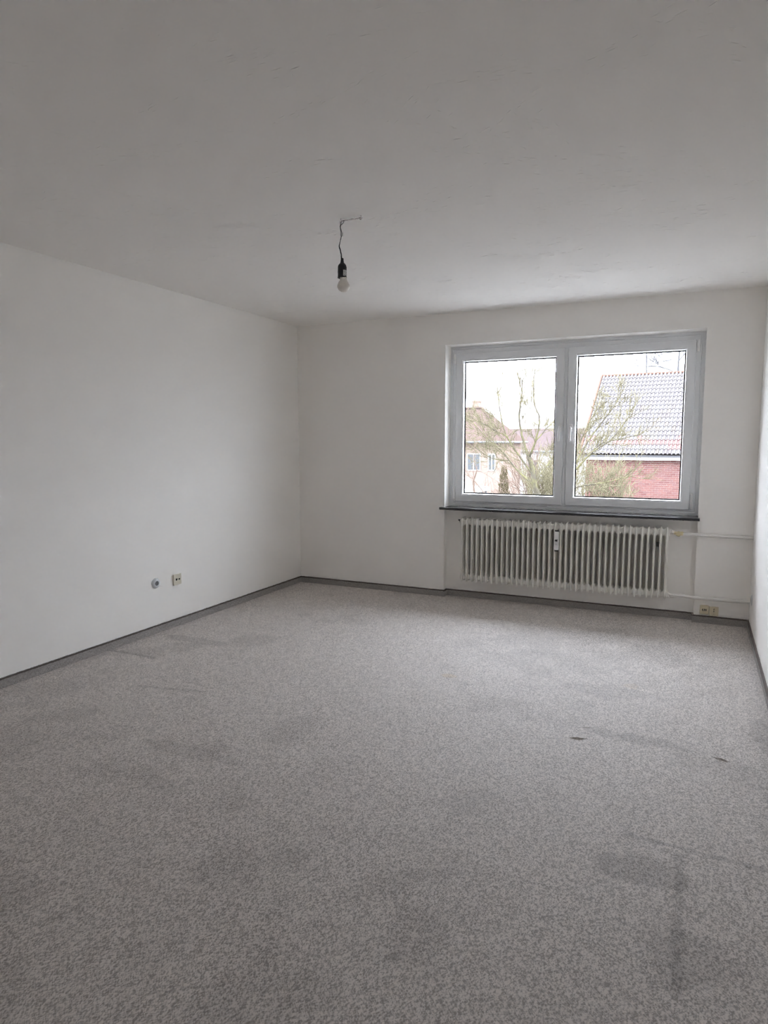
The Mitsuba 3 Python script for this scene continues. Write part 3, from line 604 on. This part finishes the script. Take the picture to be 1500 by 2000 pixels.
tree('bare_tree_004', [
    ([(-1.62, 72, GZ), (-1.62, 72, 4), (-1.60, 72, 8.7), (-1.68, 72, 11.0), (-1.66, 72, 12.0)], 0.10, 0.05),
    ([(-1.62, 72, 8.8), (-1.0, 72, 9.9), (-0.2, 72, 10.6), (0.7, 72, 10.7), (1.2, 72, 10.1)], 0.045, 0.025)],
    43, 'pale thin bare tree behind the middle of the roof ridge', per=7, tl=1.1, tr=0.022, depth=1, twigmat='m_twiggrey', mat='m_twiggrey')
def bush(key, cx, cy, w, dpt, z0, z1, n, seed, label, mat, category='shrub', r=0.013, depth=2):
    g = np.random.default_rng(seed); tw = []
    for j in range(n):
        x, y = cx + g.uniform(-w, w), cy + g.uniform(-dpt, dpt)
        twig(g, (x, y, z0 + g.uniform(0, 0.3) * (z1 - z0)), (g.normal(0, 0.35), g.normal(0, 0.35), 1), (z1 - z0) * g.uniform(0.45, 0.8), r, depth, tw, kids=4)
    stems = [tube([(cx + g.uniform(-w, w) * 0.6, cy, GZ), (cx + g.uniform(-w, w) * 0.9, cy, z0 + 0.3 * (z1 - z0))], [0.03, 0.015], 5) for _ in range(8)]
    put(key + '__stems', cat(*stems), 'm_bark'); labels[key + '__stems'] = {'label': 'woody stems', 'kind': 'stuff'}
    put(key + '__twigs', cat(*tw), mat); labels[key + '__twigs'] = {'label': 'dense bare twigs', 'kind': 'stuff'}
    tag(key, label, category)
bush('twiggy_shrub', -0.3, 20.0, 1.7, 0.6, -1.3, 0.55, 75, 51, 'dense yellowish twiggy shrub in front of the brick wall', 'm_twig')
bush('twiggy_shrub_001', -2.26, 23.5, 0.80, 0.5, -2.0, 0.85, 50, 52, 'tall reddish bare shrub beside the middle of the window', 'm_twigred')
bush('twiggy_shrub_002', -4.94, 26.0, 1.4, 0.5, -2.7, -1.2, 40, 53, 'low brownish hedge twigs along the bottom of the left pane', 'm_twigred')
# columnar conifer
g = np.random.default_rng(61); cl = []
for j in range(900):
    t = g.random() ** 0.8; a = g.uniform(0, 2 * math.pi); rr = 0.27 * math.sin(math.pi * min(0.97, 0.18 + 0.8 * t)) ** 0.6 * g.uniform(0.55, 1.05)
    q = np.array([-5.28 + rr * math.cos(a), 28 + rr * math.sin(a), GZ + 0.2 + t * 3.05])
    e = q + np.array([0.05 * math.cos(a), 0.05 * math.sin(a), 0.16]) * g.uniform(0.6, 1.3)
    cl.append(tube([q, (q + e) / 2 + g.normal(0, 0.01, 3), e], [0.012, 0.022, 0.004], 4, cap=False))
put('columnar_conifer__foliage', cat(*cl), {'type': 'twosided', 'bsdf': scene['m_conifer']})
labels['columnar_conifer__foliage'] = {'label': 'brownish green sprays', 'kind': 'stuff'}
put('columnar_conifer__trunk', tube([(-5.28, 28, GZ), (-5.28, 28, -0.4)], [0.07, 0.02], 6), 'm_bark')
tag('columnar_conifer', 'narrow brownish conifer in front of the white house', 'conifer')
